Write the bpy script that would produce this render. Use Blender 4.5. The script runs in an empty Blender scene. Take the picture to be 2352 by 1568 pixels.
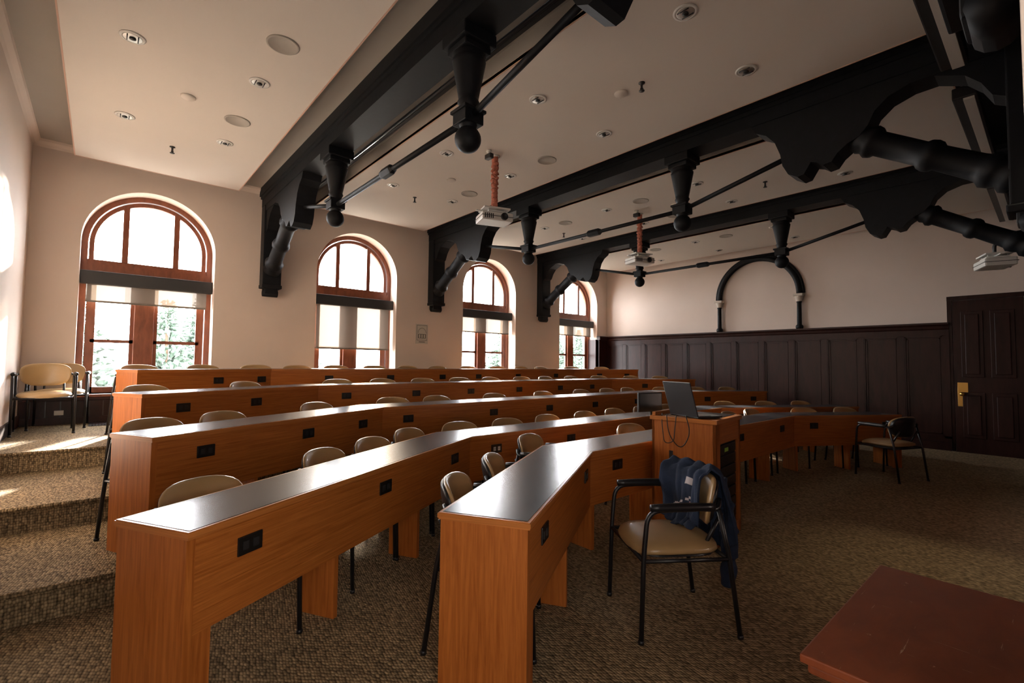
import bpy, bmesh, math, random
from mathutils import Vector, Matrix
random.seed(7)
SC=bpy.context.scene
COL=SC.collection
pi=math.pi

# ---------------------------------------------------------------- materials
def new_mat(name):
    m=bpy.data.materials.new(name); m.use_nodes=True
    nt=m.node_tree; b=nt.nodes["Principled BSDF"]
    return m,nt,b
def plain(name,col,rough=.6,metal=0,spec=.5,noise=0.0,nscale=8,bump=0,bscale=60,coat=0):
    m,nt,b=new_mat(name)
    b.inputs["Base Color"].default_value=(*col,1)
    b.inputs["Roughness"].default_value=rough
    b.inputs["Metallic"].default_value=metal
    b.inputs["Specular IOR Level"].default_value=spec
    b.inputs["Coat Weight"].default_value=coat
    tc=nt.nodes.new("ShaderNodeTexCoord")
    if noise>0:
        n=nt.nodes.new("ShaderNodeTexNoise"); n.inputs["Scale"].default_value=nscale; n.inputs["Detail"].default_value=6
        nt.links.new(tc.outputs["Object"],n.inputs["Vector"])
        r=nt.nodes.new("ShaderNodeValToRGB")
        r.color_ramp.elements[0].position=.3; r.color_ramp.elements[1].position=.7
        r.color_ramp.elements[0].color=(*[c*(1-noise) for c in col],1)
        r.color_ramp.elements[1].color=(*[min(1,c*(1+noise)) for c in col],1)
        nt.links.new(n.outputs["Fac"],r.inputs["Fac"]); nt.links.new(r.outputs[0],b.inputs["Base Color"])
    if bump>0:
        n=nt.nodes.new("ShaderNodeTexNoise"); n.inputs["Scale"].default_value=bscale; n.inputs["Detail"].default_value=4
        nt.links.new(tc.outputs["Object"],n.inputs["Vector"])
        bp=nt.nodes.new("ShaderNodeBump"); bp.inputs["Strength"].default_value=bump; bp.inputs["Distance"].default_value=.01
        nt.links.new(n.outputs["Fac"],bp.inputs["Height"]); nt.links.new(bp.outputs[0],b.inputs["Normal"])
    return m
def wood(name,c1,c2,rough=.35,scale=(1.4,1.4,50),coat=.0,spec=.5,scuff=None):
    m,nt,b=new_mat(name)
    tc=nt.nodes.new("ShaderNodeTexCoord"); mp=nt.nodes.new("ShaderNodeMapping")
    mp.inputs["Scale"].default_value=scale
    nt.links.new(tc.outputs["Object"],mp.inputs["Vector"])
    n=nt.nodes.new("ShaderNodeTexNoise"); n.inputs["Scale"].default_value=2.2; n.inputs["Detail"].default_value=9; n.inputs["Roughness"].default_value=.62
    n.inputs["Distortion"].default_value=.6
    nt.links.new(mp.outputs[0],n.inputs["Vector"])
    r=nt.nodes.new("ShaderNodeValToRGB"); r.color_ramp.elements[0].position=.32; r.color_ramp.elements[1].position=.68
    r.color_ramp.elements[0].color=(*c1,1); r.color_ramp.elements[1].color=(*c2,1)
    nt.links.new(n.outputs["Fac"],r.inputs["Fac"]); out=r.outputs[0]
    if scuff:
        for sc,thr,rz in (((14,14,14),.66,.5),((3,55,10),.665,.5),((60,4,10),.675,.9)):
            mp2=nt.nodes.new("ShaderNodeMapping"); mp2.inputs["Scale"].default_value=sc; mp2.inputs["Rotation"].default_value=(0,0,rz)
            nt.links.new(tc.outputs["Object"],mp2.inputs["Vector"])
            n2=nt.nodes.new("ShaderNodeTexNoise"); n2.inputs["Scale"].default_value=1.6; n2.inputs["Detail"].default_value=8; n2.inputs["Roughness"].default_value=.7
            nt.links.new(mp2.outputs[0],n2.inputs["Vector"])
            r2=nt.nodes.new("ShaderNodeValToRGB"); r2.color_ramp.elements[0].position=thr; r2.color_ramp.elements[1].position=thr+.03
            nt.links.new(n2.outputs["Fac"],r2.inputs["Fac"])
            mx=nt.nodes.new("ShaderNodeMix"); mx.data_type='RGBA'; mx.inputs[7].default_value=(*scuff,1)
            nt.links.new(r2.outputs[0],mx.inputs[0]); nt.links.new(out,mx.inputs[6]); out=mx.outputs[2]
    nt.links.new(out,b.inputs["Base Color"])
    b.inputs["Roughness"].default_value=rough; b.inputs["Coat Weight"].default_value=coat
    b.inputs["Specular IOR Level"].default_value=spec
    bp=nt.nodes.new("ShaderNodeBump"); bp.inputs["Strength"].default_value=.12; bp.inputs["Distance"].default_value=.004
    nt.links.new(n.outputs["Fac"],bp.inputs["Height"]); nt.links.new(bp.outputs[0],b.inputs["Normal"])
    return m
def carpet():
    m,nt,b=new_mat("carpet_loop")
    L=nt.links.new; N=nt.nodes.new
    tc=N("ShaderNodeTexCoord"); mp=N("ShaderNodeMapping"); mp.inputs["Scale"].default_value=(80,40,55)
    mp.inputs["Rotation"].default_value=(0,0,math.radians(24))
    L(tc.outputs["Object"],mp.inputs["Vector"])
    v=N("ShaderNodeTexVoronoi"); v.inputs["Scale"].default_value=1.0; v.inputs["Randomness"].default_value=.4
    L(mp.outputs[0],v.inputs["Vector"])
    r=N("ShaderNodeValToRGB"); e=r.color_ramp.elements
    e[0].position=0;e[0].color=(.50,.385,.25,1)
    e[1].position=.85;e[1].color=(.045,.033,.02,1)
    k=e.new(.42);k.color=(.32,.235,.14,1)
    L(v.outputs["Distance"],r.inputs["Fac"])
    sp=N("ShaderNodeSeparateColor"); L(v.outputs["Color"],sp.inputs[0])
    r2=N("ShaderNodeValToRGB"); r2.color_ramp.elements[0].color=(.52,.50,.46,1); r2.color_ramp.elements[1].color=(1.15,1.12,1.04,1)
    L(sp.outputs[0],r2.inputs["Fac"])
    mx=N("ShaderNodeMix"); mx.data_type='RGBA'; mx.blend_type='MULTIPLY'; mx.inputs[0].default_value=1
    L(r.outputs[0],mx.inputs[6]); L(r2.outputs[0],mx.inputs[7]); L(mx.outputs[2],b.inputs["Base Color"])
    b.inputs["Roughness"].default_value=.95; b.inputs["Specular IOR Level"].default_value=.15
    bp=N("ShaderNodeBump"); bp.inputs["Strength"].default_value=.8; bp.inputs["Distance"].default_value=.012; bp.invert=True
    L(v.outputs["Distance"],bp.inputs["Height"]); L(bp.outputs[0],b.inputs["Normal"])
    return m
def fabric_shade():
    m=bpy.data.materials.new("sheer_shade_fabric"); m.use_nodes=True; nt=m.node_tree; nt.nodes.clear()
    N=nt.nodes.new;L=nt.links.new
    o=N("ShaderNodeOutputMaterial"); d=N("ShaderNodeBsdfDiffuse"); d.inputs[0].default_value=(.42,.36,.30,1)
    t=N("ShaderNodeBsdfTranslucent"); t.inputs[0].default_value=(.048,.038,.030,1)
    tr=N("ShaderNodeBsdfTransparent"); tr.inputs[0].default_value=(.4,.36,.31,1)
    a=N("ShaderNodeMixShader");a.inputs[0].default_value=.5; c=N("ShaderNodeMixShader");c.inputs[0].default_value=.05
    L(d.outputs[0],a.inputs[1]);L(t.outputs[0],a.inputs[2]);L(a.outputs[0],c.inputs[1]);L(tr.outputs[0],c.inputs[2]);L(c.outputs[0],o.inputs[0])
    return m
def pane():
    m=bpy.data.materials.new("window_glass"); m.use_nodes=True; nt=m.node_tree; nt.nodes.clear()
    N=nt.nodes.new;L=nt.links.new
    o=N("ShaderNodeOutputMaterial"); g=N("ShaderNodeBsdfGlossy"); g.inputs["Roughness"].default_value=.02
    tr=N("ShaderNodeBsdfTransparent"); c=N("ShaderNodeMixShader"); c.inputs[0].default_value=.05
    L(tr.outputs[0],c.inputs[1]);L(g.outputs[0],c.inputs[2]);L(c.outputs[0],o.inputs[0])
    return m
M_wall=plain("plaster_wall",(.74,.625,.545),.85,noise=.03,nscale=1.5,bump=.05)
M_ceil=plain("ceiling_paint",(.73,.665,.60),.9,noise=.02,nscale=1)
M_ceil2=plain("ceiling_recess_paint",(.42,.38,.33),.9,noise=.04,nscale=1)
M_pink=plain("panel_edge_trim",(.62,.40,.30),.7)
M_iron=plain("black_painted_timber",(.0055,.0065,.0085),.58,noise=.25,nscale=14,bump=.12,bscale=25,spec=.3)
M_oak=wood("oak_veneer",(.33,.090,.013),(.55,.185,.036),.36)
M_oakv=wood("oak_veneer_vertical",(.32,.085,.012),(.53,.17,.032),.36,scale=(26,26,1.4))
M_oakedge=wood("oak_edge",(.40,.135,.028),(.58,.21,.05),.30)
M_lam=plain("dark_laminate",(.016,.018,.023),.24,noise=.12,nscale=30,bump=.02,bscale=220,spec=.45)
M_mah=wood("mahogany_wainscot",(.016,.0055,.0045),(.038,.012,.009),.38,scale=(6,6,1.2),coat=0,spec=.25)
M_winw=wood("window_frame_wood",(.17,.05,.022),(.27,.085,.038),.4,scale=(8,8,2))
M_dark=plain("dark_metal",(.02,.02,.022),.45)
M_box=plain("shade_cassette",(.035,.035,.035),.5)
M_plate=plain("outlet_plate_black",(.008,.008,.008),.35)
M_carpet=carpet()
M_leather=plain("tan_leather",(.38,.25,.115),.32,noise=.06,nscale=5,bump=.12,bscale=180,coat=.2)
M_frame=plain("black_steel_tube",(.008,.008,.01),.38)
M_white=plain("white_plastic",(.72,.70,.66),.5)
M_grill=plain("speaker_grille",(.45,.41,.36),.8,bump=.3,bscale=400)
M_chrome=plain("chrome_reflector",(.80,.78,.74),.45,metal=1)
M_red=wood("red_brown_painted_wood",(.14,.031,.010),(.20,.047,.015),.36,scale=(3,6,3),coat=.05,scuff=(.42,.28,.19))
M_brass=plain("brass",(.72,.45,.13),.28,metal=1)
M_stone=plain("carved_stone",(.62,.54,.46),.8,noise=.1,nscale=20)
M_copper=plain("wrapped_cable_sleeve",(.50,.17,.11),.8,noise=.3,nscale=40,bump=.6,bscale=60)
M_navy=plain("navy_jersey",(.008,.018,.046),.9,noise=.3,nscale=12,bump=.25,bscale=200)
M_cloudy=plain("white_print",(.45,.42,.45),.8)
M_pinkst=plain("pink_print",(.45,.24,.26),.8)
M_screen=plain("screen_glass",(.01,.02,.025),.15)
M_paper=plain("poster_paper",(.55,.52,.46),.8)
M_ink=plain("poster_ink",(.12,.12,.11),.8)
M_shade=fabric_shade(); M_glass=pane()
M_green=plain("green_label",(.25,.5,.05),.6)
M_rack=plain("rack_black",(.006,.007,.008),.3)

# ---------------------------------------------------------------- builder
I4=Matrix.Identity(4)
class B:
    def __init__(s): s.bm=bmesh.new(); s.mats=[]
    def mi(s,m):
        if m not in s.mats: s.mats.append(m)
        return s.mats.index(m)
    def add(s,vs,fs,m,M=None,smooth=False):
        i=s.mi(m); M=M or I4
        bv=[s.bm.verts.new(M@Vector(v)) for v in vs]
        for f in fs:
            try:
                fc=s.bm.faces.new([bv[k] for k in f]); fc.material_index=i; fc.smooth=smooth
            except ValueError: pass
    def box(s,a,b,m,M=None,bev=0):
        x0,x1=sorted((a[0],b[0])); y0,y1=sorted((a[1],b[1])); z0,z1=sorted((a[2],b[2]))
        if bev<=0:
            vs=[(x0,y0,z0),(x1,y0,z0),(x1,y1,z0),(x0,y1,z0),(x0,y0,z1),(x1,y0,z1),(x1,y1,z1),(x0,y1,z1)]
            s.add(vs,[(0,3,2,1),(4,5,6,7),(0,1,5,4),(1,2,6,5),(2,3,7,6),(3,0,4,7)],m,M)
        else:
            t=bmesh.new(); bmesh.ops.create_cube(t,size=1)
            for v in t.verts: v.co=Vector((x0+(v.co.x+.5)*(x1-x0),y0+(v.co.y+.5)*(y1-y0),z0+(v.co.z+.5)*(z1-z0)))
            bmesh.ops.bevel(t,geom=list(t.edges),offset=bev,segments=2,affect='EDGES',profile=.6)
            t.verts.index_update()
            s.add([tuple(v.co) for v in t.verts],[[v.index for v in f.verts] for f in t.faces],m,M); t.free()
    def prism(s,poly,p0,p1,m,axis='z',M=None,smooth=False):
        def mk(a,b,c):
            return (a,b,c) if axis=='z' else ((c,a,b) if axis=='x' else (a,c,b))
        n=len(poly)
        vs=[mk(a,b,p0) for a,b in poly]+[mk(a,b,p1) for a,b in poly]
        fs=[tuple(range(n))[::-1],tuple(range(n,2*n))]+[(i,(i+1)%n,n+(i+1)%n,n+i) for i in range(n)]
        s.add(vs,fs,m,M)
    def lathe(s,prof,m,M=None,seg=24,smooth=True):
        vs=[];fs=[];n=len(prof)
        for r,z in prof:
            for k in range(seg):
                a=2*pi*k/seg; vs.append((r*math.cos(a),r*math.sin(a),z))
        for i in range(n-1):
            for k in range(seg):
                k2=(k+1)%seg; fs.append((i*seg+k,i*seg+k2,(i+1)*seg+k2,(i+1)*seg+k))
        fs.append(tuple(range(seg))[::-1]); fs.append(tuple(range((n-1)*seg,n*seg)))
        s.add(vs,fs,m,M,smooth)
    def tube(s,pts,r,m,seg=8,M=None,flat=None):
        pts=[Vector(p) for p in pts]; n=len(pts); vs=[];fs=[]
        t0=(pts[1]-pts[0]).normalized(); up=Vector((0,0,1)) if abs(t0.z)<.9 else Vector((1,0,0))
        nrm=(up-t0*up.dot(t0)).normalized()
        for i,p in enumerate(pts):
            if i==0:t=t0
            elif i==n-1:t=(pts[-1]-pts[-2]).normalized()
            else:t=((pts[i]-pts[i-1]).normalized()+(pts[i+1]-pts[i]).normalized()).normalized()
            nrm=(nrm-t*nrm.dot(t)).normalized(); bn=t.cross(nrm)
            rr=r(i/(n-1)) if callable(r) else r
            for k in range(seg):
                a=2*pi*k/seg; vs.append(tuple(p+nrm*math.cos(a)*rr+bn*math.sin(a)*rr))
        for i in range(n-1):
            for k in range(seg):
                k2=(k+1)%seg; fs.append((i*seg+k,i*seg+k2,(i+1)*seg+k2,(i+1)*seg+k))
        fs.append(tuple(range(seg))[::-1]); fs.append(tuple(range((n-1)*seg,n*seg)))
        s.add(vs,fs,m,M,True)
    def pillow(s,w,h,t,m,fn,n=4,rings=6,seg=28,M=None):
        vs=[];fs=[]
        for side in (1,-1):
            base=len(vs)
            vs.append(fn(0,0,side*t/2))
            for i in range(1,rings+1):
                r=math.sin(pi/2*i/rings)
                for k in range(seg):
                    a=2*pi*k/seg; c,sn=math.cos(a),math.sin(a)
                    q=(abs(c)**n+abs(sn)**n)**(-1/n)
                    th=t/2*max(0,1-r**5)**.5 if i<rings else 0
                    vs.append(fn(r*c*q*w/2,r*sn*q*h/2,side*th))
            for k in range(seg):
                k2=(k+1)%seg
                f=(base,base+1+k,base+1+k2); fs.append(f if side>0 else f[::-1])
                for i in range(rings-1):
                    a=base+1+i*seg
                    f=(a+k,a+seg+k,a+seg+k2,a+k2); fs.append(f if side>0 else f[::-1])
        s.add(vs,fs,m,M,True)
    def mesh(s,name):
        bmesh.ops.remove_doubles(s.bm,verts=s.bm.verts,dist=1e-5)
        bmesh.ops.recalc_face_normals(s.bm,faces=s.bm.faces)
        me=bpy.data.meshes.new(name); s.bm.to_mesh(me); s.bm.free()
        for m in s.mats: me.materials.append(m)
        return me
    def obj(s,name,loc=(0,0,0),rot=0,parent=None,recenter=True):
        me=s.mesh(name)
        o=bpy.data.objects.new(name,me); COL.objects.link(o)
        o.location=loc; o.rotation_euler=(0,0,rot)
        if parent: o.parent=parent
        return o
def inst(name,me,loc,rot=0):
    o=bpy.data.objects.new(name,me); COL.objects.link(o); o.location=loc; o.rotation_euler=(0,0,rot); return o
def empty(name,loc=(0,0,0),rot=0):
    o=bpy.data.objects.new(name,None); COL.objects.link(o); o.location=loc; o.rotation_euler=(0,0,rot); o.empty_display_size=.1; return o
def axis_mat(p0,p1):
    p0=Vector(p0);p1=Vector(p1); d=(p1-p0).normalized()
    q=Vector((0,0,1)).rotation_difference(d)
    return Matrix.Translation(p0)@q.to_matrix().to_4x4()
def rnd(pts,rad,n=6):
    pts=[Vector(p) for p in pts]; out=[pts[0]]
    for i in range(1,len(pts)-1):
        a=(pts[i-1]-pts[i]); b=(pts[i+1]-pts[i]); r=min(rad,a.length*.49,b.length*.49)
        p=pts[i]+a.normalized()*r; q=pts[i]+b.normalized()*r
        for k in range(n+1):
            t=k/n; out.append(p*(1-t)**2+pts[i]*2*t*(1-t)+q*t*t)
    out.append(pts[-1]); return out

# ---------------------------------------------------------------- room constants
XL,XR,YB,YW=-.75,11.0,-.35,8.5
ZC=4.2
F1,F2,F3=.18,.36,.54
CX=4.94
def mir(pl): return [(2*CX-x,y) for x,y in pl][::-1]
def row_front(lx,ly,bx,by): return [(lx,ly),(bx,by),(2*CX-bx,by),(2*CX-lx,ly)]
ROWS=[(row_front(1.37,1.45,2.83,2.32),0.),(row_front(.28,2.19,2.53,3.45),0.),(row_front(.26,3.64,2.27,4.66),F1),
      (row_front(.28,5.07,2.03,5.92),F2),(row_front(.31,6.47,1.80,7.15),F3)]

# floor -----------------------------------------------------------
b=B()
b.box((XL-.1,YB-.1,-.15),(XR+.1,YW+.5,0),M_carpet)
for (fr,z),ys,off,z0 in ((ROWS[2],3.56,.08,0),(ROWS[3],4.72,.30,F1),(ROWS[4],6.13,.30,F2)):
    lx,ly=fr[0]; bx,by=fr[1]
    left=[(XL,ys+.06),(.17,ys)] + [(lx+.05,ly-off),(bx+.02,by-off)]
    pl=left+mir(left)
    pl=[(min(x,XR),y) for x,y in pl]
    poly=pl+[(XR,YW+.02),(XL,YW+.02)]
    b.prism(poly,z0,z,M_carpet)
    b.tube([(XL,ys+.055,z-.013),(.17,ys-.005,z-.013)],.016,M_carpet,10)
floor=b.obj("floor")

# ceiling -----------------------------------------------------------
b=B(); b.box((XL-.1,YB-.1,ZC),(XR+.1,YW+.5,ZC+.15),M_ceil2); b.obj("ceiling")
PAN=[(-.35,1.52),(2.62,4.77),(5.72,7.80),(8.93,10.90)]
for i,(x0,x1) in enumerate(PAN):
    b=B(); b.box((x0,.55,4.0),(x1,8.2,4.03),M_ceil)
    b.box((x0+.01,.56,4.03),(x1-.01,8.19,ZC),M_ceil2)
    for q in ((x0,x0+.012),(x1-.012,x1)): b.box((q[0],.55,3.996),(q[1],8.2,4.032),M_pink)
    for q in ((.55,.562),(8.188,8.2)): b.box((x0,q[0],3.996),(x1,q[1],4.032),M_pink)
    b.obj("ceiling_panel")
b=B()
for x in (2.46,): 
    b.tube([(x,.3,4.12),(x,8.3,4.12)],.018,M_dark); b.box((x+.06,.3,4.15),(x+.10,8.3,4.2),M_dark)
b.obj("ceiling_conduit")

# left wall, far wall, rear wall ------------------------------------
b=B(); b.box((XL-.15,YB-.1,-.1),(XL,YW+.5,ZC+.1),M_wall); b.obj("wall_left")
b=B(); b.box((XR,YB-.1,-.1),(XR+.15,YW+.5,ZC+.1),M_wall); b.obj("wall_far")
b=B(); b.box((XL-.1,YB-.12,-.1),(XR+.1,YB,ZC+.1),M_mah); b.obj("wall_camera_side")
b=B(); b.box((1.0,YB,1.54),(1.16,.022,3.9),M_wall,bev=.004); b.box((1.0,YB,0),(1.17,.018,1.5),M_mah); b.box((.99,YB,1.50),(1.18,.024,1.54),M_mah,bev=.004); b.obj("wall_return")
# window wall -------------------------------------------------------
WX=[.515,3.59,6.72,9.79]; HW=.77; ZS=3.01; SILL=.92; YO=YW+.45
b=B()
xs=[XL-.1]+sum([[c-HW,c+HW] for c in WX],[])+[XR+.1]
for i in range(0,len(xs),2): b.box((xs[i],YW,-.1),(xs[i+1],YO,ZC+.1),M_wall)
for c in WX:
    b.box((c-HW,YW,-.1),(c+HW,YO,SILL),M_wall)
    n=36
    for k in range(n):
        a0=pi-pi*k/n;a1=pi-pi*(k+1)/n
        p0=(c+HW*math.cos(a0),ZS+HW*math.sin(a0));p1=(c+HW*math.cos(a1),ZS+HW*math.sin(a1))
        b.prism([p0,p1,(p1[0],ZC+.1),(p0[0],ZC+.1)],YW,YO,M_wall,axis='y')
b.obj("wall_window")
# windows ------------------------------------------------------------
def arc_ring(b,c,zs,r0,r1,y0,y1,m,n=36):
    for k in range(n):
        a0=pi*k/n;a1=pi*(k+1)/n
        f=lambda r,a:(c+r*math.cos(a),zs+r*math.sin(a))
        b.prism([f(r0,a0),f(r1,a0),f(r1,a1),f(r0,a1)],y0,y1,m,axis='y')
SH=[2.19,1.64,2.10,2.18]
for i,c in enumerate(WX):
    root=empty("window_%d"%(i+1),(c,YW+.35,SILL))
    b=B(); y0,y1=.27+YW,.38+YW
    arc_ring(b,c,ZS,.70,.77,y0,y1,M_winw); arc_ring(b,c,ZS,.635,.69,y0+.03,y1-.02,M_winw)
    for s in (-1,1):
        b.box((c+s*.77,y0,SILL),(c+s*.70,y1,ZS),M_winw); b.box((c+s*.69,y0+.03,SILL),(c+s*.635,y1-.02,ZS),M_winw)
    b.box((c-.7,y0,2.58),(c+.7,y1,2.72),M_winw); b.box((c-.7,y0+.02,2.72),(c+.7,y1-.02,2.78),M_winw)
    for s in (-1,1):
        zt=ZS+math.sqrt(.64**2-.30**2)
        b.box((c+s*.265,y0+.01,2.78),(c+s*.335,y1-.01,zt+.03),M_winw)
    cm=c-.05
    b.box((cm-.115,y0-.01,SILL),(cm+.115,y1,2.6),M_winw,bev=.01)
    for s in (-1,1):
        a=cm+s*.115; e=c+s*.635
        b.box((a,y0+.03,SILL),(a+s*.045,y1-.03,2.6),M_winw); b.box((e,y0+.03,SILL),(e-s*.045,y1-.03,2.6),M_winw)
        b.box((a,y0+.03,1.62),(e,y1-.03,1.665),M_winw); b.box((a,y0+.03,SILL),(e,y1-.03,SILL+.08),M_winw)
    b.box((c-.78,YW-.05,SILL-.04),(c+.78,YW+.42,SILL),M_winw,bev=.008)
    o=b.obj("frame_and_sill",parent=root); o.matrix_parent_inverse=root.matrix_basis.inverted()
    b=B(); n=40
    pts=[(c-.7,SILL),(c+.7,SILL)]+[(c+.7*math.cos(pi*k/n),ZS+.7*math.sin(pi*k/n)) for k in range(n+1)]
    b.add([(x,YW+.325,z) for x,z in pts],[tuple(range(len(pts)))],M_glass)
    o=b.obj("glass_pane",parent=root); o.matrix_parent_inverse=root.matrix_basis.inverted()
    b=B(); b.box((c-.765,YW+.12,2.42),(c+.765,YW+.24,2.60),M_box,bev=.008)
    b.add([(c-.70,YW+.18,SH[i]),(c+.70,YW+.18,SH[i]),(c+.70,YW+.18,2.43),(c-.70,YW+.18,2.43)],[(0,1,2,3)],M_shade)
    b.box((c-.70,YW+.172,SH[i]-.02),(c+.70,YW+.188,SH[i]+.005),M_shade)
    b.obj("roller_shade")
# wall trim ---------------------------------------------------------
b=B(); 
for x0,x1 in ((XL,10.3),): 
    b.box((x0,YW-.025,F3),(x1,YW,.86),M_mah); b.box((x0,YW-.045,.84),(x1,YW,.88),M_mah,bev=.006); b.box((x0,YW-.04,F3),(x1,YW,F3+.09),M_mah)
x=XL+.1
while x<10.2: b.box((x,YW-.032,F3+.09),(x+.012,YW,.84),M_rack); x+=.14
b.obj("baseboard_window")
b=B(); 
for y0,y1,z in ((YB,3.6,0),(3.6,4.76,F1),(4.76,6.17,F2),(6.17,YW,F3)): b.box((XL,y0,z),(XL+.02,y1,z+.14),M_mah)
b.obj("baseboard_left")
b=B(); b.prism([(XL,ZC),(XL+.07,ZC),(XL+.06,ZC-.03),(XL+.02,ZC-.06),(XL,ZC-.09)],YB,YW,M_wall,axis='y'); b.obj("trim_1")
b=B(); b.prism([(YW,ZC),(YW-.07,ZC),(YW-.06,ZC-.03),(YW-.02,ZC-.06),(YW,ZC-.09)],XL,XR,M_wall,axis='x'); b.obj("trim_2")
b=B(); b.box((-.42,YW-.036,.66),(-.33,YW-.046,.72),M_white,bev=.003); b.obj("wall_outlet")
b=B()
for k in range(9): b.box((-.05+k*.03,8.05,F3),(-.035+k*.03,8.4,F3+.012),M_mah)
b.box((-.08,8.03,F3),(.23,8.42,F3+.006),M_rack); b.obj("floor_register")
# far wainscot --------------------------------------------------------
b=B(); X=XR; Y0=1.2
b.box((X-.04,Y0,0),(X,YW,2.08),M_mah)
b.prism([(X,2.18),(X-.11,2.18),(X-.11,2.15),(X-.08,2.12),(X-.07,2.08),(X-.05,2.05),(X,2.05)],Y0,YW,M_mah,axis='y')
b.box((X-.065,Y0,1.95),(X,YW,2.06),M_mah); b.box((X-.065,Y0,0),(X,YW,.24),M_mah); b.box((X-.08,Y0,0),(X,YW,.14),M_mah)
y=Y0
while y<YW-.05:
    b.box((X-.065,y,.2),(X,y+.09,1.96),M_mah)
    ya,yb=y+.09,min(y+.60,YW)
    if yb-ya>.2:
        for q in (0,1):
            i0=.0+q*.03
            b.box((X-.06+q*.008,ya+i0,.24+i0),(X-.04,ya+i0+.02,1.95-i0),M_mah); b.box((X-.06+q*.008,yb-i0-.02,.24+i0),(X-.04,yb-i0,1.95-i0),M_mah)
            b.box((X-.06+q*.008,ya+i0,1.93-i0),(X-.04,yb-i0,1.95-i0),M_mah); b.box((X-.06+q*.008,ya+i0,.24+i0),(X-.04,yb-i0,.26+i0),M_mah)
    y+=.60
b.box((10.56,YW-.06,F3),(X,YW,2.08),M_mah); b.box((10.54,YW-.12,2.08),(X,YW,2.18),M_mah)
b.box((10.50,YW,SILL),(10.56,YW+.30,2.08),M_mah)
for xa in (10.56,10.94): b.box((xa,YW-.075,F3),(xa+.06,YW,2.06),M_mah)
b.obj("trim_3")
# arch moulding on far wall -------------------------------------------
b=B(); yc=4.33; rr=.84; zs=2.93
pts=[(X-.05,yc+rr*math.cos(pi*k/40),zs+rr*math.sin(pi*k/40)) for k in range(41)]
b.tube(pts,.055,M_iron,12); 
pts=[(X-.02,yc+(rr+.07)*math.cos(pi*k/40),zs+(rr+.07)*math.sin(pi*k/40)) for k in range(41)]
b.tube(pts,.035,M_iron,10)
for s in (-1,1):
    y=yc+s*rr
    b.lathe([(.06,2.18),(.07,2.2),(.07,2.24),(.045,2.27),(.042,2.72),(.05,2.73),(.05,2.75)],M_iron,Matrix.Translation((X-.06,y,0)),16)
    b.lathe([(.05,2.75),(.06,2.77),(.075,2.83),(.085,2.86)],M_stone,Matrix.Translation((X-.06,y,0)),10)
    b.box((X-.15,y-.09,2.86),(X,y+.09,2.91),M_stone,bev=.008)
    b.tube([(X-.05,y,2.90),(X-.05,y,zs)],.055,M_iron,12)
b.obj("wall_arch_moulding")
# door -----------------------------------------------------------------
b=B(); x=X-.02
b.box((x-.06,.32,0),(x,1.15,2.54),M_mah)
for za,zb in ((.25,1.0),(1.25,2.35)):
    for ya,yb in ((.42,.70),(.78,1.05)):
        b.box((x-.075,ya,za),(x-.06,yb,zb),M_mah,bev=.006)
        b.box((x-.09,ya+.05,za+.05),(x-.07,yb-.05,zb-.05),M_mah,bev=.01)
b.box((x-.068,.98,.76),(x-.06,1.11,1.16),M_brass,bev=.003)
b.lathe([(.012,0),(.012,.04),(.03,.05),(.034,.065),(.025,.085),(.001,.09)],M_brass,axis_mat((x-.066,1.05,.97),(x-.2,1.05,.97)),16)
b.obj("door_1")
b=B(); b.box((X-.05,1.16,0),(X,1.22,2.60),M_mah); b.box((X-.05,.2,0),(X,.31,2.60),M_mah); b.box((X-.06,.2,2.55),(X,1.22,2.62),M_mah); b.obj("trim_4")

# ---------------------------------------------------------------- trusses
def pendant(b,x,y):
    T=Matrix.Translation((x,y,0.01))
    b.box((x-.15,y-.15,3.80),(x+.15,y+.15,3.90),M_iron,bev=.01)
    b.box((x-.12,y-.12,3.75),(x+.12,y+.12,3.80),M_iron,bev=.01)
    b.lathe([(.07,3.28),(.068,3.34),(.085,3.37),(.075,3.39),(.08,3.42),(.125,3.66),(.13,3.69),(.115,3.71),(.13,3.73),(.10,3.76)],M_iron,T,20)
    b.box((x-.085,y-.085,3.20),(x+.085,y+.085,3.30),M_iron,bev=.008); b.box((x-.10,y-.10,3.29),(x+.10,y+.10,3.315),M_iron,bev=.006)
    b.lathe([(.045,3.14),(.07,3.19),(.07,3.21)],M_iron,T,20)
    b.lathe([(.101*math.sin(pi*k/14)+.0005,3.085-.101*math.cos(pi*k/14)) for k in range(15)],M_iron,T,24)
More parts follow.
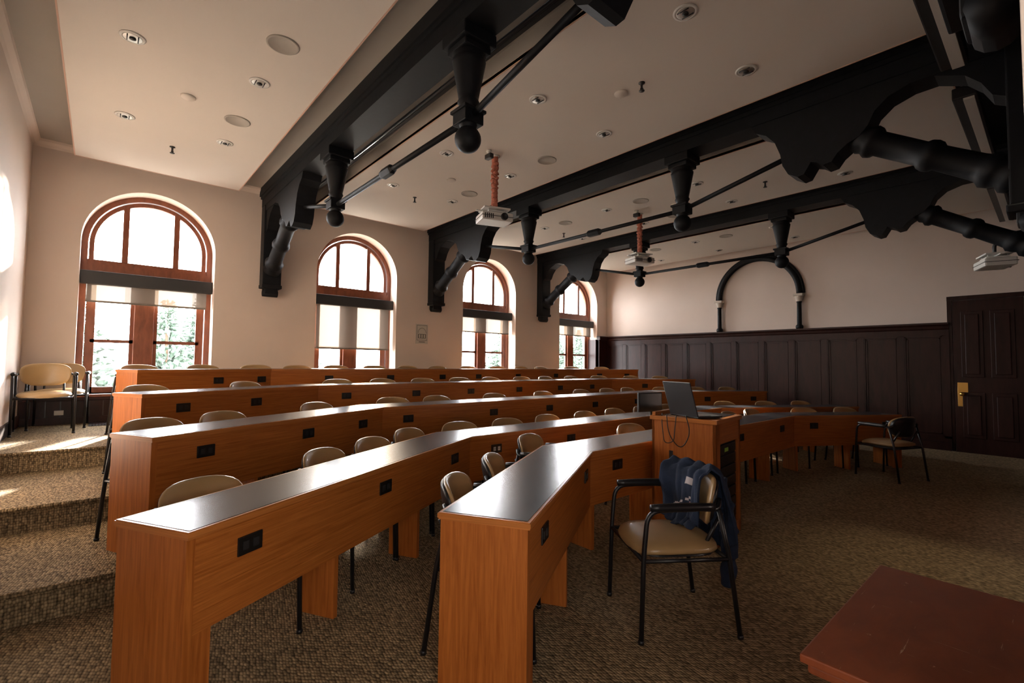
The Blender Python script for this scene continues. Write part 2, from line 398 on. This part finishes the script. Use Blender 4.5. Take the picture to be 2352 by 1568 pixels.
def half(b,x,Mr,up=0):
    def Y(d): return 8.5-d
    P=lambda pl:[(Y(d),z if z>3.8 else 3.8-(3.8-z)*(1-up)) for d,z in pl]
    b.box((x-.14,Y(-.0),2.62),(x+.14,Y(.20),3.90),M_iron,Mr,bev=.012)
    b.box((x-.10,Y(0),2.47),(x+.10,Y(.17),2.62),M_iron,Mr,bev=.02)
    b.box((x-.15,Y(0),2.56),(x+.15,Y(.22),2.62),M_iron,Mr,bev=.012)
    b.tube([(x-.11,Y(.1),2.49),(x+.11,Y(.1),2.49)],.06,M_iron,12,Mr)
    pr=[(.1,3.92),(2.05,3.92),(2.0,3.82),(1.9,3.76),(1.82,3.66),(1.77,3.52),(1.75,3.40),(1.70,3.30),(1.62,3.25),(1.56,3.26),(1.53,3.31),(1.50,3.36),(1.45,3.34),(1.40,3.30),(1.33,3.31),(1.28,3.38),(1.20,3.44),(1.12,3.47),(1.05,3.55),(1.0,3.66),(.9,3.75),(.75,3.80),(.1,3.82)]
    b.prism(P(pr),x-.125,x+.125,M_iron,'x',Mr)
    b.prism(P([(0.2,3.85),(.2,3.46),(.27,3.50),(.33,3.62),(.42,3.72),(.6,3.80),(.6,3.85)]),x-.11,x+.11,M_iron,'x',Mr)
    a=Vector((x,Y(.13),2.84)); e=Vector((x,Y(1.24),3.56)); L=(e-a).length
    pf=[(.10,0),(.13,.02),(.14,.06),(.11,.09),(.13,.12),(.14,.16),(.11,.19),(.105,.22),(.10,.42),(.122,.44),(.13,.47),(.122,.50),(.10,.52),(.105,.78),(.13,.80),(.14,.83),(.115,.86),(.125,.89),(.10,.93),(.095,1.0)]
    b.lathe([(r,t*L) for r,t in pf],M_iron,Mr@axis_mat(a,e),18)
def truss(x,up=0):
    b=B()
    b.box((x-.14,YB,3.90),(x+.14,8.5,ZC),M_iron)
    b.box((x-.18,YB,4.07),(x+.18,8.5,ZC),M_iron)
    b.box((x-.16,YB,4.03),(x+.16,8.5,4.07),M_iron)
    Mr=Matrix.Translation((0,8.5,0))@Matrix.Diagonal((1,-1,1,1))
    half(b,x,I4); half(b,x,Mr,up)
    b.box((x-.14,YB,2.5),(x+.14,0.01,3.9),M_iron)
    for y in (2.9,5.6): pendant(b,x,y)
    for s in (-1,1):
        Yf=lambda y: y if s<0 else 8.5-y
        b.tube([(x,Yf(1.55),3.56),(x,Yf(2.9),3.25)],.026,M_iron,10)
    b.tube([(x,2.9,3.25),(x,5.6,3.25)],.026,M_iron,10)
    b.lathe([(.03,0),(.048,.03),(.05,.05),(.05,.2),(.048,.22),(.03,.25)],M_iron,axis_mat((x,4.12,3.25),(x,5,3.25)),6,smooth=False)
    return b.obj("roof_truss")
for x,u in ((2.05,.18),(5.20,0),(8.33,0)): truss(x,u)
b=B(); b.box((XL,YB,3.95),(XR,-.05,ZC),M_iron); b.box((XL,-.05,4.12),(XR,.5,ZC),M_iron); b.obj("edge_beam")
for xa,xb in ((2.35,4.90),(5.5,7.95),(8.6,10.7)):
    b=B(); b.box((xa,.38,3.72),(xb,.54,3.82),M_dark,bev=.01); b.box((xa+.02,.40,3.70),(xb-.02,.47,3.722),M_white); 
    for x in (xa+.3,xb-.3): b.tube([(x,.46,3.8),(x,.46,4.12)],.008,M_dark)
    b.obj("board_light")

# ---------------------------------------------------------------- ceiling fittings
b=B(); b.lathe([(.088,0),(.088,-.006),(.068,-.010),(.064,.0)],M_white,None,28)
b.lathe([(.066,-.0085),(.062,-.0105),(.02,-.0108)],M_chrome,None,28); 
b.lathe([(.022,-.010),(.024,-.018),(.014,-.024),(.001,-.026)],M_dark,None,14)
for k in (-1,1):
    b.tube([(k*.036,-.045,-.013),(k*.036,.045,-.013)],.0045,M_dark,6)
dl=b.mesh("downlight")
XY=[]
for x in (.10,1.03): XY+= [(x,1.6),(x,3.22),(x,4.84),(x,6.48)]
for x in (3.16,4.20): XY+=[(x,1.73),(x,3.29),(x,4.92),(x,6.35)]
for x in (6.36,7.46): XY+=[(x,1.80),(x,3.32),(x,4.92),(x,6.4)]
for x in (9.4,10.45): XY+=[(x,1.9),(x,3.4),(x,4.95),(x,6.4)]
for x,y in XY: inst("recessed_downlight",dl,(x,y,4.0))
b=B(); b.lathe([(.125,0),(.125,-.006),(.112,-.010),(.108,-.006),(.02,-.004)],M_grill,None,32); sp=b.mesh("speaker")
for x,y in ((1.04,4.12),(1.03,5.79),(4.22,4.22),(4.2,5.88),(6.4,4.28),(6.4,5.9),(7.46,4.3),(9.4,4.3),(9.4,5.9)): inst("ceiling_speaker",sp,(x,y,4.0))
b=B(); b.lathe([(.065,0),(.065,-.01),(.058,-.016),(.001,-.017)],M_ceil,None,24); sd=b.mesh("disc")
for x,y in ((.56,5.58),(3.68,2.68),(3.68,5.6),(6.95,4.0)): inst("ceiling_cover_plate",sd,(x,y,4.0))
b=B(); b.lathe([(.03,0),(.03,-.006),(.012,-.01),(.01,-.05),(.016,-.055),(.008,-.07),(.026,-.075),(.026,-.08)],M_dark,None,12); sk=b.mesh("sprk")
for x,y in ((.57,7.05),(3.68,2.45),(7.0,2.64),(3.66,6.6),(6.9,6.4),(.57,3.2)): inst("sprinkler_head",sk,(x,y,4.0))

# projectors -------------------------------------------------------------
def projector(x,y,z,rot,pole=True):
    r=empty("projector",(x,y,z),rot)
    b=B()
    b.box((-.20,-.15,-.055),(.20,.15,.045),M_white,bev=.018)
    b.box((-.205,-.155,-.008),(.205,.155,-.002),M_dark)
    b.lathe([(.045,0),(.045,.02),(.035,.022),(.03,.015),(.001,.012)],M_dark,axis_mat((.08,-.15,-.005),(.08,-1,-.005)),18)
    for k in range(5): b.box((-.17+k*.025,-.153,-.04),(-.158+k*.025,-.149,.02),M_dark)
    b.box((-.11,-.11,.06),(.11,.11,.075),M_white,bev=.004); b.box((-.24,-.02,.075),(.24,.02,.09),M_white,bev=.004)
    b.box((-.17,-.13,.095),(.17,.13,.115),M_white,bev=.004)
    for sx in (-1,1):
        for sy in (-1,1): b.tube([(sx*.1,sy*.09,.04),(sx*.1,sy*.09,.10)],.008,M_white)
    b.obj("body",parent=r)
    if pole:
        b=B(); H=4.0-z
        n=60; pts=[(.009*math.sin(i*1.1),.009*math.cos(i*1.3),.10+(H-.10)*i/n) for i in range(n+1)]
        b.tube(pts,lambda t:.038+.009*math.sin(t*140),M_copper,12)
        b.lathe([(.06,H),(.06,H-.01),(.03,H-.02)],M_white,None,20)
        b.obj("wrapped_pole",parent=r)
    else:
        b=B(); b.tube(rnd([(0,0,.08),(0,0,.25),(-.10,-.35,.25)],.05),.02,M_dark); b.obj("wall_arm",parent=r)
    return r
projector(3.66,4.58,3.20,math.radians(-20)); projector(6.95,4.67,3.18,math.radians(-20))
projector(8.45,.48,2.72,math.radians(20),False)
def camdome(x,y):
    b=B(); b.lathe([(.035,0),(.035,-.02),(.02,-.03),(.02,-.05)],M_white,None,14); b.box((-.03,-.06,-.11),(.03,.05,-.05),M_dark,bev=.01)
    b.obj("ceiling_camera",(x,y,4.0))
camdome(3.50,4.50); camdome(6.75,4.6)
# poster -------------------------------------------------------------------
b=B(); px0,px1,pz0,pz1=4.80,5.08,1.77,2.17; y=YW
b.box((px0,y-.006,pz0),(px1,y,pz1),M_paper)
b.box((px0+.02,y-.0075,pz0+.07),(px1-.02,y-.006,pz1-.02),M_ink); b.box((px0+.028,y-.009,pz0+.078),(px1-.028,y-.007,pz1-.028),M_paper)
cx=(px0+px1)/2
arc=[(cx+.09*math.cos(pi*k/16),y-.010,pz0+.22+.10*math.sin(pi*k/16)) for k in range(17)]
b.tube(arc,.004,M_ink,5); b.box((cx-.09,y-.0105,pz0+.11),(cx+.09,y-.008,pz0+.20),M_ink)
for k in range(3): b.box((cx-.07+k*.055,y-.012,pz0+.12),(cx-.04+k*.055,y-.010,pz0+.19),M_paper)
b.box((cx-.07,y-.008,pz0+.03),(cx+.07,y-.006,pz0+.045),M_ink)
b.obj("wall_poster")

# ---------------------------------------------------------------- desks
def offset(pl,d):
    out=[]
    P=[Vector((x,y)) for x,y in pl]
    for i,p in enumerate(P):
        ns=[]
        if i>0: t=(P[i]-P[i-1]).normalized(); ns.append(Vector((-t.y,t.x)))
        if i<len(P)-1: t=(P[i+1]-P[i]).normalized(); ns.append(Vector((-t.y,t.x)))
        n=sum(ns,Vector((0,0))).normalized(); k=d/ n.dot(ns[0]); q=p+n*k; out.append((q.x,q.y))
    return out
def trimends(pl,e):
    P=[Vector(p) for p in pl]
    a=P[0]+(P[1]-P[0]).normalized()*e; z=P[-1]+(P[-2]-P[-1]).normalized()*e
    return [tuple(a)]+pl[1:-1]+[tuple(z)]
def desk(fr,z0,outlets,D=.42):
    b=B(); H=.74
    def slab(d0,d1,za,zb,m,e=0):
        f=offset(trimends(fr,e),d0); r=offset(trimends(fr,e),d1)
        for i in range(3): b.prism([f[i],f[i+1],r[i+1],r[i]],z0+za,z0+zb,m)
    slab(-.004,D+.004,.716,.735,M_oakedge,-.004); slab(0,D,.708,.739,M_oakedge); slab(.014,D-.014,.736,.7405,M_lam,.014)
    slab(.014,.039,.33,.71,M_oak,.03)
    slab(D-.06,D-.04,.60,.71,M_oak,.03)
    def board(p,t,d0,d1,th,za=0,zb=.71,m=M_oakv):
        t=Vector(t).normalized(); n=Vector((-t.y,t.x)); p=Vector(p)
        q=[p+n*d0-t*th/2,p+n*d0+t*th/2,p+n*d1+t*th/2,p+n*d1-t*th/2]
        b.prism([tuple(v) for v in q],z0+za,z0+zb,m)
    P=[Vector(p) for p in fr]
    for i in range(3):
        t=P[i+1]-P[i]; L=t.length; tn=t.normalized()
        if i==0: board(P[0]+tn*.02,t,.010,D-.010,.036); board(P[0]+tn*.075,t,.016,.05,.09)
        if i==2: board(P[3]-tn*.02,t,.010,D-.010,.036); board(P[3]-tn*.075,t,.016,.05,.09)
        n=max(1,round(L/.87)); 
        for k in range(1,n): board(P[0+i]+tn*(L*k/n),t,.016,.25,.03)
        if i>0: board(P[i]+tn*.03,t,.016,.25,.03)
    for seg,dist,white in outlets:
        t=(P[seg+1]-P[seg]).normalized(); n=Vector((-t.y,t.x))
        if seg==2: p=P[3]-t*dist
        else: p=P[seg]+t*dist
        M=Matrix.Translation((p.x,p.y,z0+.60))@Matrix(((t.x,n.x,0,0),(t.y,n.y,0,0),(0,0,1,0),(0,0,0,1)))
        b.box((-.062,.006,-.04),(.062,.016,.04),M_plate,M,bev=.004)
        for s in (-1,1):
            b.box((s*.026-.014,.003,-.018),(s*.026+.014,.007,.018),M_white if white else M_dark,M)
            if white:
                for q in (-1,1): b.box((s*.026+q*.006-.0015,.002,-.004),(s*.026+q*.006+.0015,.004,.008),M_plate,M)
    b.obj("lecture_desk")
desk(*ROWS[0],[(0,.30,0),(0,1.50,0),(1,.33,0),(1,1.4,0),(1,2.6,0),(1,3.8,0),(2,.25,0),(2,1.4,0)])
desk(*ROWS[1],[(0,.29,0),(0,1.30,0),(0,2.28,0),(1,.30,1),(1,1.34,0),(1,2.3,0),(1,3.3,0),(1,4.3,0),(2,.3,0),(2,1.3,0),(2,2.2,0)])
desk(*ROWS[2],[(0,.35,0),(0,1.25,0),(0,1.95,0),(1,.30,0),(1,1.5,0),(1,2.5,0),(1,3.5,0),(1,4.6,0),(2,.3,0),(2,1.3,0)])
desk(*ROWS[3],[(0,.35,0),(0,1.1,0),(1,.35,0),(1,1.35,0),(1,2.3,0),(1,3.3,0),(1,4.3,0),(1,5.2,0),(2,.3,0),(2,1.2,0)])
desk(*ROWS[4],[(0,.9,0),(0,1.5,0),(1,.8,0),(1,1.8,0),(1,2.8,0),(1,3.6,0),(1,4.6,0),(1,5.7,0),(2,.3,0),(2,1.0,0)])

# ---------------------------------------------------------------- chairs
def chair_mesh():
    b=B()
    def seat(a,c,t): 
        z=.435+t+(.012 if t>0 else 0)*(1-(a/.25)**2)
        z-= .03*max(0,(-c-.12)/.12)**2
        return (a,c-.01,z)
    b.pillow(.46,.47,.065,M_leather,seat,n=4.2,seg=40)
    def under(a,c,t): return (a,c-.01,.405+t)
    b.pillow(.42,.43,.02,M_frame,under,n=4.5,rings=3)
    def back(a,c,t):
        z=.660+c; y=.20+.12*c/.26*.35 - .085*(a/.22)**2 - t
        return (a*(1+.06*c/.13),y+.02,z)
    b.pillow(.435,.265,.045,M_leather,back,n=3.0,seg=40)
    def back2(a,c,t):
        x,y,z=back(a,c,t); return (x,y+.014,z)
    b.pillow(.42,.25,.04,M_frame,back2,n=3.0,rings=3,seg=40)
    for s in (-1,1):
        b.tube(rnd([(s*.253,-.25,0),(s*.253,-.235,.44),(s*.256,-.215,.655),(s*.256,.0,.665),(s*.245,.17,.655),(s*.19,.205,.69)],.07),.0125,M_frame,10)
        b.tube(rnd([(s*.252,.28,0),(s*.245,.225,.42),(s*.245,.17,.655)],.05),.0125,M_frame,10)
        pts=[(s*.256,-.20+.34*k/8,.672) for k in range(9)]
        b.tube(pts,lambda t:.018+.006*math.sin(pi*t),M_frame,10)
        b.tube([(s*.253,-.235,.405),(s*.245,.225,.40)],.011,M_frame,8)
        b.tube([(s*.16,.12,.41),(s*.16,.235,.61)],.011,M_frame,8)
        b.lathe([(.015,0),(.016,.012),(.013,.02)],M_frame,Matrix.Translation((s*.253,-.25,0)),10)
        b.lathe([(.015,0),(.016,.012),(.013,.02)],M_frame,Matrix.Translation((s*.252,.28,0)),10)
    b.tube([(-.253,-.235,.405),(.253,-.235,.405)],.011,M_frame,8)
    b.tube([(-.245,.22,.40),(.245,.22,.40)],.011,M_frame,8)
    return b.mesh("armchair")
CH=chair_mesh()
def chair(x,y,z,rot): return inst("armchair",CH,(x,y,z),rot)
def row_chairs(fr,z,lefts,cens,rights,gap=-.05,jl=0):
    P=[Vector(p) for p in fr]; D=.42
    def place(seg,x,j):
        t=(P[seg+1]-P[seg]).normalized()
        off=D+gap+random.uniform(-.01,.05)
        if seg==1: p=Vector((x,P[1].y+off))
        elif seg==0: p=Vector((x, P[0].y+ (x-P[0].x)*t.y/t.x + off/t.x))
        else: p=Vector((x, P[3].y+ (x-P[3].x)*t.y/t.x + off/t.x))
        chair(p.x,p.y,z,math.atan2(t.y,t.x)+random.uniform(-.08,.08)+j)
    for x in lefts: place(0,x,jl)
    for x in cens: place(1,x,0)
    for x in rights: place(2,x,0)
row_chairs(*ROWS[0],[],[4.1,4.85,5.6,6.3,7.0],[7.75,8.4])
chair(1.60,2.00,0,math.radians(43)); chair(2.12,2.33,0,math.radians(42)); chair(2.86,2.80,0,math.radians(22))
row_chairs(*ROWS[1],[.49,1.28,1.74,2.22],[2.78,3.38,4.03,4.70,5.35,6.0,6.65,7.25],[7.9,8.6,9.25],gap=-.07)
row_chairs(*ROWS[2],[.38,.87,1.77],[2.66,3.27,4.2,5.16,6.1,6.8,7.4],[8.1,8.8,9.4])
row_chairs(*ROWS[3],[.42,1.37],[2.47,3.13,3.78,4.47,5.13,5.85,6.5,7.2],[8.0,8.7,9.3])
row_chairs(*ROWS[4],[.44,1.10],[1.72,2.3,2.9,3.55,4.2,4.85,5.55,6.3,7.0,7.6],[8.4,9.1])
chair(-.465,7.66,F3,math.radians(3)); chair(-.36,8.17,F3,math.radians(-2))
chair(7.67,1.44,0,math.radians(156.4))
FR=math.radians(-124.8); fc=(2.45,1.47)
chair(fc[0],fc[1],0,FR)
b=B()
def drape(u,v):
    x=-.235+.33*u
    arch=.085*(x/.22)**2
    path=[(.10,.488),(.13,.53),(.15,.60),(.17,.70),(.188,.775),(.235,.822),(.285,.79),(.30,.68),(.315,.54),(.325,.42)]
    s=v*(len(path)-1); i=min(int(s),len(path)-2); t=s-i
    y=path[i][0]*(1-t)+path[i+1][0]*t; z=path[i][1]*(1-t)+path[i+1][1]*t
    fold=.014*math.sin(u*15+v*4)+.009*math.sin(u*29-v*9+1)+.006*math.sin(u*47+v*13)
    k=1.5*abs(v-.5)+.25
    y+= (-1 if v<.5 else 1)*(fold*k+ .010) - arch*min(1,max(0,(z-.5)/.2))
    z+=.008*math.sin(u*23+v*3)*(1 if v>.4 else .5) + (-.07*math.sin(u*3.1) if v>.9 else 0)-(.02*math.sin(u*5) if v<.1 else 0)
    x+= .015*math.sin(v*9)+ .03*(abs(v-.5)*2)*(u-.5)
    return (x,y,z)
NU,NV=48,70
vs=[drape(i/NU,j/NV) for j in range(NV+1) for i in range(NU+1)]
fs=[]
for j in range(NV):
    for i in range(NU):
        a=j*(NU+1)+i; fs.append((a,a+1,a+NU+2,a+NU+1))
b.add(vs,fs,M_navy,None,True)
me_faces=list(b.bm.faces)
wi=b.mi(M_cloudy); pk=b.mi(M_pinkst)
for idx,f in enumerate(me_faces):
    j,i=divmod(idx,NU); u=i/NU;v=j/NV
    if .48<u<.64 and .33<v<.39: f.material_index=wi
    if abs((v-.13)-(.22*(u-.2)))<.009 and .15<u<.7: f.material_index=pk
    if abs((v-.165)-(.22*(u-.2)))<.007 and .15<u<.7: f.material_index=wi
jk=b.obj("jacket",(fc[0],fc[1],0),FR)
sm=jk.modifiers.new("t","SOLIDIFY"); sm.thickness=.012; sm.offset=1
b=B()
def limp(pts,r0,r1,ph):
    P=[Vector(p) for p in pts]; n=40; out=[]
    for k in range(n+1):
        s=k/n*(len(P)-1); i=min(int(s),len(P)-2); t=s-i; t=t*t*(3-2*t); out.append(P[i]*(1-t)+P[i+1]*t)
    b.tube(out,lambda t:r0*(1-t)+r1*t+.006*math.sin(t*30+ph)+.004*math.sin(t*53),M_navy,16)
limp([(-.03,.31,.74),(-.0,.345,.60),(.02,.36,.46),(.015,.365,.32),(.0,.36,.15)],.055,.036,0)
limp([(-.19,.29,.72),(-.21,.325,.58),(-.20,.34,.45),(-.21,.34,.36)],.055,.045,2)
b.obj("sleeves",parent=jk)

# ---------------------------------------------------------------- lectern
LR=empty("lectern",(3.60,1.74,0),math.radians(7))
b=B(); W,Dp,H=.60,.52,.975
b.box((0,0,.0),(.022,Dp,H-.02),M_oakv); b.box((0,Dp-.022,0),(W,Dp,H-.02),M_oakv); b.box((W-.022,0,0),(W,Dp,H-.02),M_oakv)
b.box((0,0,.78),(W,.022,H-.02),M_oak); b.box((0,0,0),(W,.022,.10),M_oak); b.box((0,0,0),(.10,.022,H-.02),M_oakv); b.box((W-.05,0,0),(W,.022,H-.02),M_oakv)
b.box((.1,.03,.1),(W-.05,.05,.78),M_rack)
for k in range(7): b.box((.12,.015,.14+k*.09),(W-.07,.03,.14+k*.09+.078),M_rack,bev=.004)
b.box((.25,.012,.70),(.33,.016,.73),M_green)
b.box((-.015,-.015,H-.035),(W+.015,Dp+.015,H),M_oakedge,bev=.006)
b.box((.12,.04,H),(W-.02,Dp-.06,H+.003),M_lam)
b.box((0,Dp-.03,H),(W,Dp,H+.03),M_oakedge,bev=.004); b.box((-.004,.34,.62),(.002,.37,.70),M_dark)
b.obj("cabinet",parent=LR)
# laptop
LP=empty("laptop",(3.63,2.02,H+.005),math.radians(68))
b=B(); b.box((-.17,-.24,0),(.17,0,.016),M_dark,bev=.004); b.box((-.15,-.14,.016),(.15,-.02,.018),M_rack); b.obj("base",parent=LP)
b=B(); Mx=Matrix.Translation((0,0,.012))@Matrix.Rotation(math.radians(-16),4,'X')
b.box((-.17,-.005,0),(.17,.005,.28),M_dark,Mx,bev=.004); b.box((-.155,-.0065,.015),(.155,-.005,.265),M_screen,Mx); b.obj("screen",parent=LP)
b=B()
b.tube(rnd([(.02,.40,H+.01),(-.03,.38,H+.02),(-.035,.36,H-.15),(-.03,.26,H-.26),(-.03,.18,H-.12),(-.03,.22,H+.02),(.05,.25,H+.01)],.08),.004,M_frame,6)
b.tube(rnd([(.02,.30,H+.01),(-.025,.30,H+.02),(-.03,.32,H-.2),(-.03,.40,H-.22),(-.03,.42,H-.05),(.02,.44,H+.02)],.08),.0035,M_frame,6)
b.obj("cable",parent=LR)
MN=empty("monitor",(3.88,2.50,.742),math.radians(-15))
b=B(); b.box((-.14,-.012,.22),(.14,.012,.40),M_dark,bev=.006); b.box((-.13,-.014,.232),(.13,-.012,.388),M_screen)
b.tube(rnd([(.06,.01,.30),(.06,.05,.30),(.06,.05,.17),(.03,-.19,.17)],.02),.014,M_dark)
b.obj("display",parent=MN)
b=B(); b.box((-.11,-.15,0),(.11,.15,.004),M_white); b.obj("white_sheet",(4.75,2.52,.742),.3)  # thin white sheet lying on the front desk top

# ---------------------------------------------------------------- foreground table
b=B(); x0,x1,y0,y1=1.28,2.06,-.22,.42
b.box((x0,y0,.70),(x1,y1,.72),M_red,bev=.004); b.box((x0+.012,y0+.012,.675),(x1-.012,y1-.012,.70),M_red,bev=.008)
b.box((x0+.05,y0+.05,.52),(x1-.05,y1-.05,.68),M_red)
for xa in (x0+.05,x1-.10):
    for ya in (y0+.05,y1-.10): b.box((xa,ya,0),(xa+.05,ya+.05,.53),M_red,bev=.004)
b.obj("wooden_table")

# ---------------------------------------------------------------- outside
b=B(); b.box((-30,9.2,-3.2),(60,90,-3.0),plain("pale_lawn",(.22,.21,.18),.9,noise=.2,nscale=.5)); b.obj("outside_lawn")
M_leaf=plain("foliage",(.045,.07,.05),.8,noise=.6,nscale=3); M_bark=plain("bark",(.12,.08,.05),.9)
def conifer(x,y,h,r):
    b=B(); z0=-3.0
    b.tube([(0,0,0),(0,0,h*.97)],lambda t:.16*(1-t)+.02,M_bark,8)
    n=34
    for k in range(n):
        t=k/n; zz=h*(.10+.88*t); R=r*(1-t)**.85+.12
        for a in range(10):
            an=a*2*pi/10+k*.7+random.uniform(-.3,.3); RR=R*random.uniform(.55,1.15)
            p0=Vector((0,0,zz)); d=Vector((math.cos(an),math.sin(an),random.uniform(-.35,.05)))
            M=axis_mat(p0,p0+d)
            for q in range(4):
                c=RR*(.35+.2*q); s=.16*RR*(1.1-.2*q)+.05
                M2=M@Matrix.Translation((random.uniform(-.1,.1),random.uniform(-.1,.1),c))@Matrix.Rotation(random.uniform(0,3),4,'X')
                b.lathe([(.01,-s),(s*.45,-.1*s),(.01,s)],M_leaf,M2,5,False)
    b.obj("conifer_tree",(x,y,z0))
for x,y,h,r in ((-.9,24,7.6,2.6),(1.7,20,6.6,2.0),(3.6,27,7.6,2.5),(9.0,30,7.0,2.6),(18,32,7.5,2.8),(27,32,8,3),(38,36,8,3),(33,30,7,3),(46,40,9,3)): conifer(x,y,h,r)

# ---------------------------------------------------------------- light
w=bpy.data.worlds.new("sky"); SC.world=w; w.use_nodes=True
bg=w.node_tree.nodes["Background"]; bg.inputs[0].default_value=(.95,.97,1,1); bg.inputs[1].default_value=35.0
sd_=bpy.data.lights.new("sun","SUN"); sd_.energy=85; sd_.angle=math.radians(2.5); sd_.color=(1,.90,.76)
so=bpy.data.objects.new("sun",sd_); COL.objects.link(so)
az=math.radians(22.6); el=math.radians(12.7)
d=Vector((math.sin(az)*math.cos(el),math.cos(az)*math.cos(el),math.sin(el)))
so.rotation_euler=d.to_track_quat('Z','Y').to_euler(); so.location=(8,18,8)
for i,c in enumerate(WX):
    l=bpy.data.lights.new("window_portal","AREA"); l.shape='RECTANGLE'; l.size=1.5; l.size_y=2.85
    l.cycles.is_portal=True
    o=bpy.data.objects.new("window_portal",l); COL.objects.link(o); o.location=(c,YO+.02,2.36); o.rotation_euler=(math.radians(-90),0,0)
# soft fill lamp added at the solid camera-side wall to lift the room
l=bpy.data.lights.new("camera_side_fill","AREA"); l.shape='RECTANGLE'; l.size=1.5; l.size_y=2.0; l.energy=28; l.color=(1,.93,.84)
o=bpy.data.objects.new("camera_side_fill",l); COL.objects.link(o); o.location=(.15,-.3,1.35); o.rotation_euler=(math.radians(90),0,math.radians(-5))
# small downward spot, added to make a warm light pool on the carpet
l=bpy.data.lights.new("carpet_pool_spot","SPOT"); l.energy=120; l.spot_size=math.radians(46); l.spot_blend=1; l.shadow_soft_size=.1; l.color=(1,.85,.6)
o=bpy.data.objects.new("carpet_pool_spot",l); COL.objects.link(o); o.location=(5.0,-.15,3.6); o.rotation_euler=(Vector((5.0,-.15,3.6))-Vector((4.3,.30,0))).to_track_quat('Z','Y').to_euler()

# ---------------------------------------------------------------- camera
cd=bpy.data.cameras.new("camera"); co=bpy.data.objects.new("camera",cd); COL.objects.link(co)
cd.sensor_width=36; cd.lens=1087.4/2352*36; cd.clip_start=.02
yaw,pit,rol=math.radians(40.98),math.radians(2.6),math.radians(.661)
F=Vector((math.sin(yaw)*math.cos(pit),math.cos(yaw)*math.cos(pit),math.sin(pit)))
R=Vector((math.cos(yaw),-math.sin(yaw),0)); U=R.cross(F)
R2=R*math.cos(rol)+U*math.sin(rol); U2=-R*math.sin(rol)+U*math.cos(rol)
M=Matrix((( R2.x,U2.x,-F.x,0),(R2.y,U2.y,-F.y,0),(R2.z,U2.z,-F.z,1.4),(0,0,0,1)))
co.matrix_world=M; SC.camera=co
SC.view_settings.view_transform='Standard'
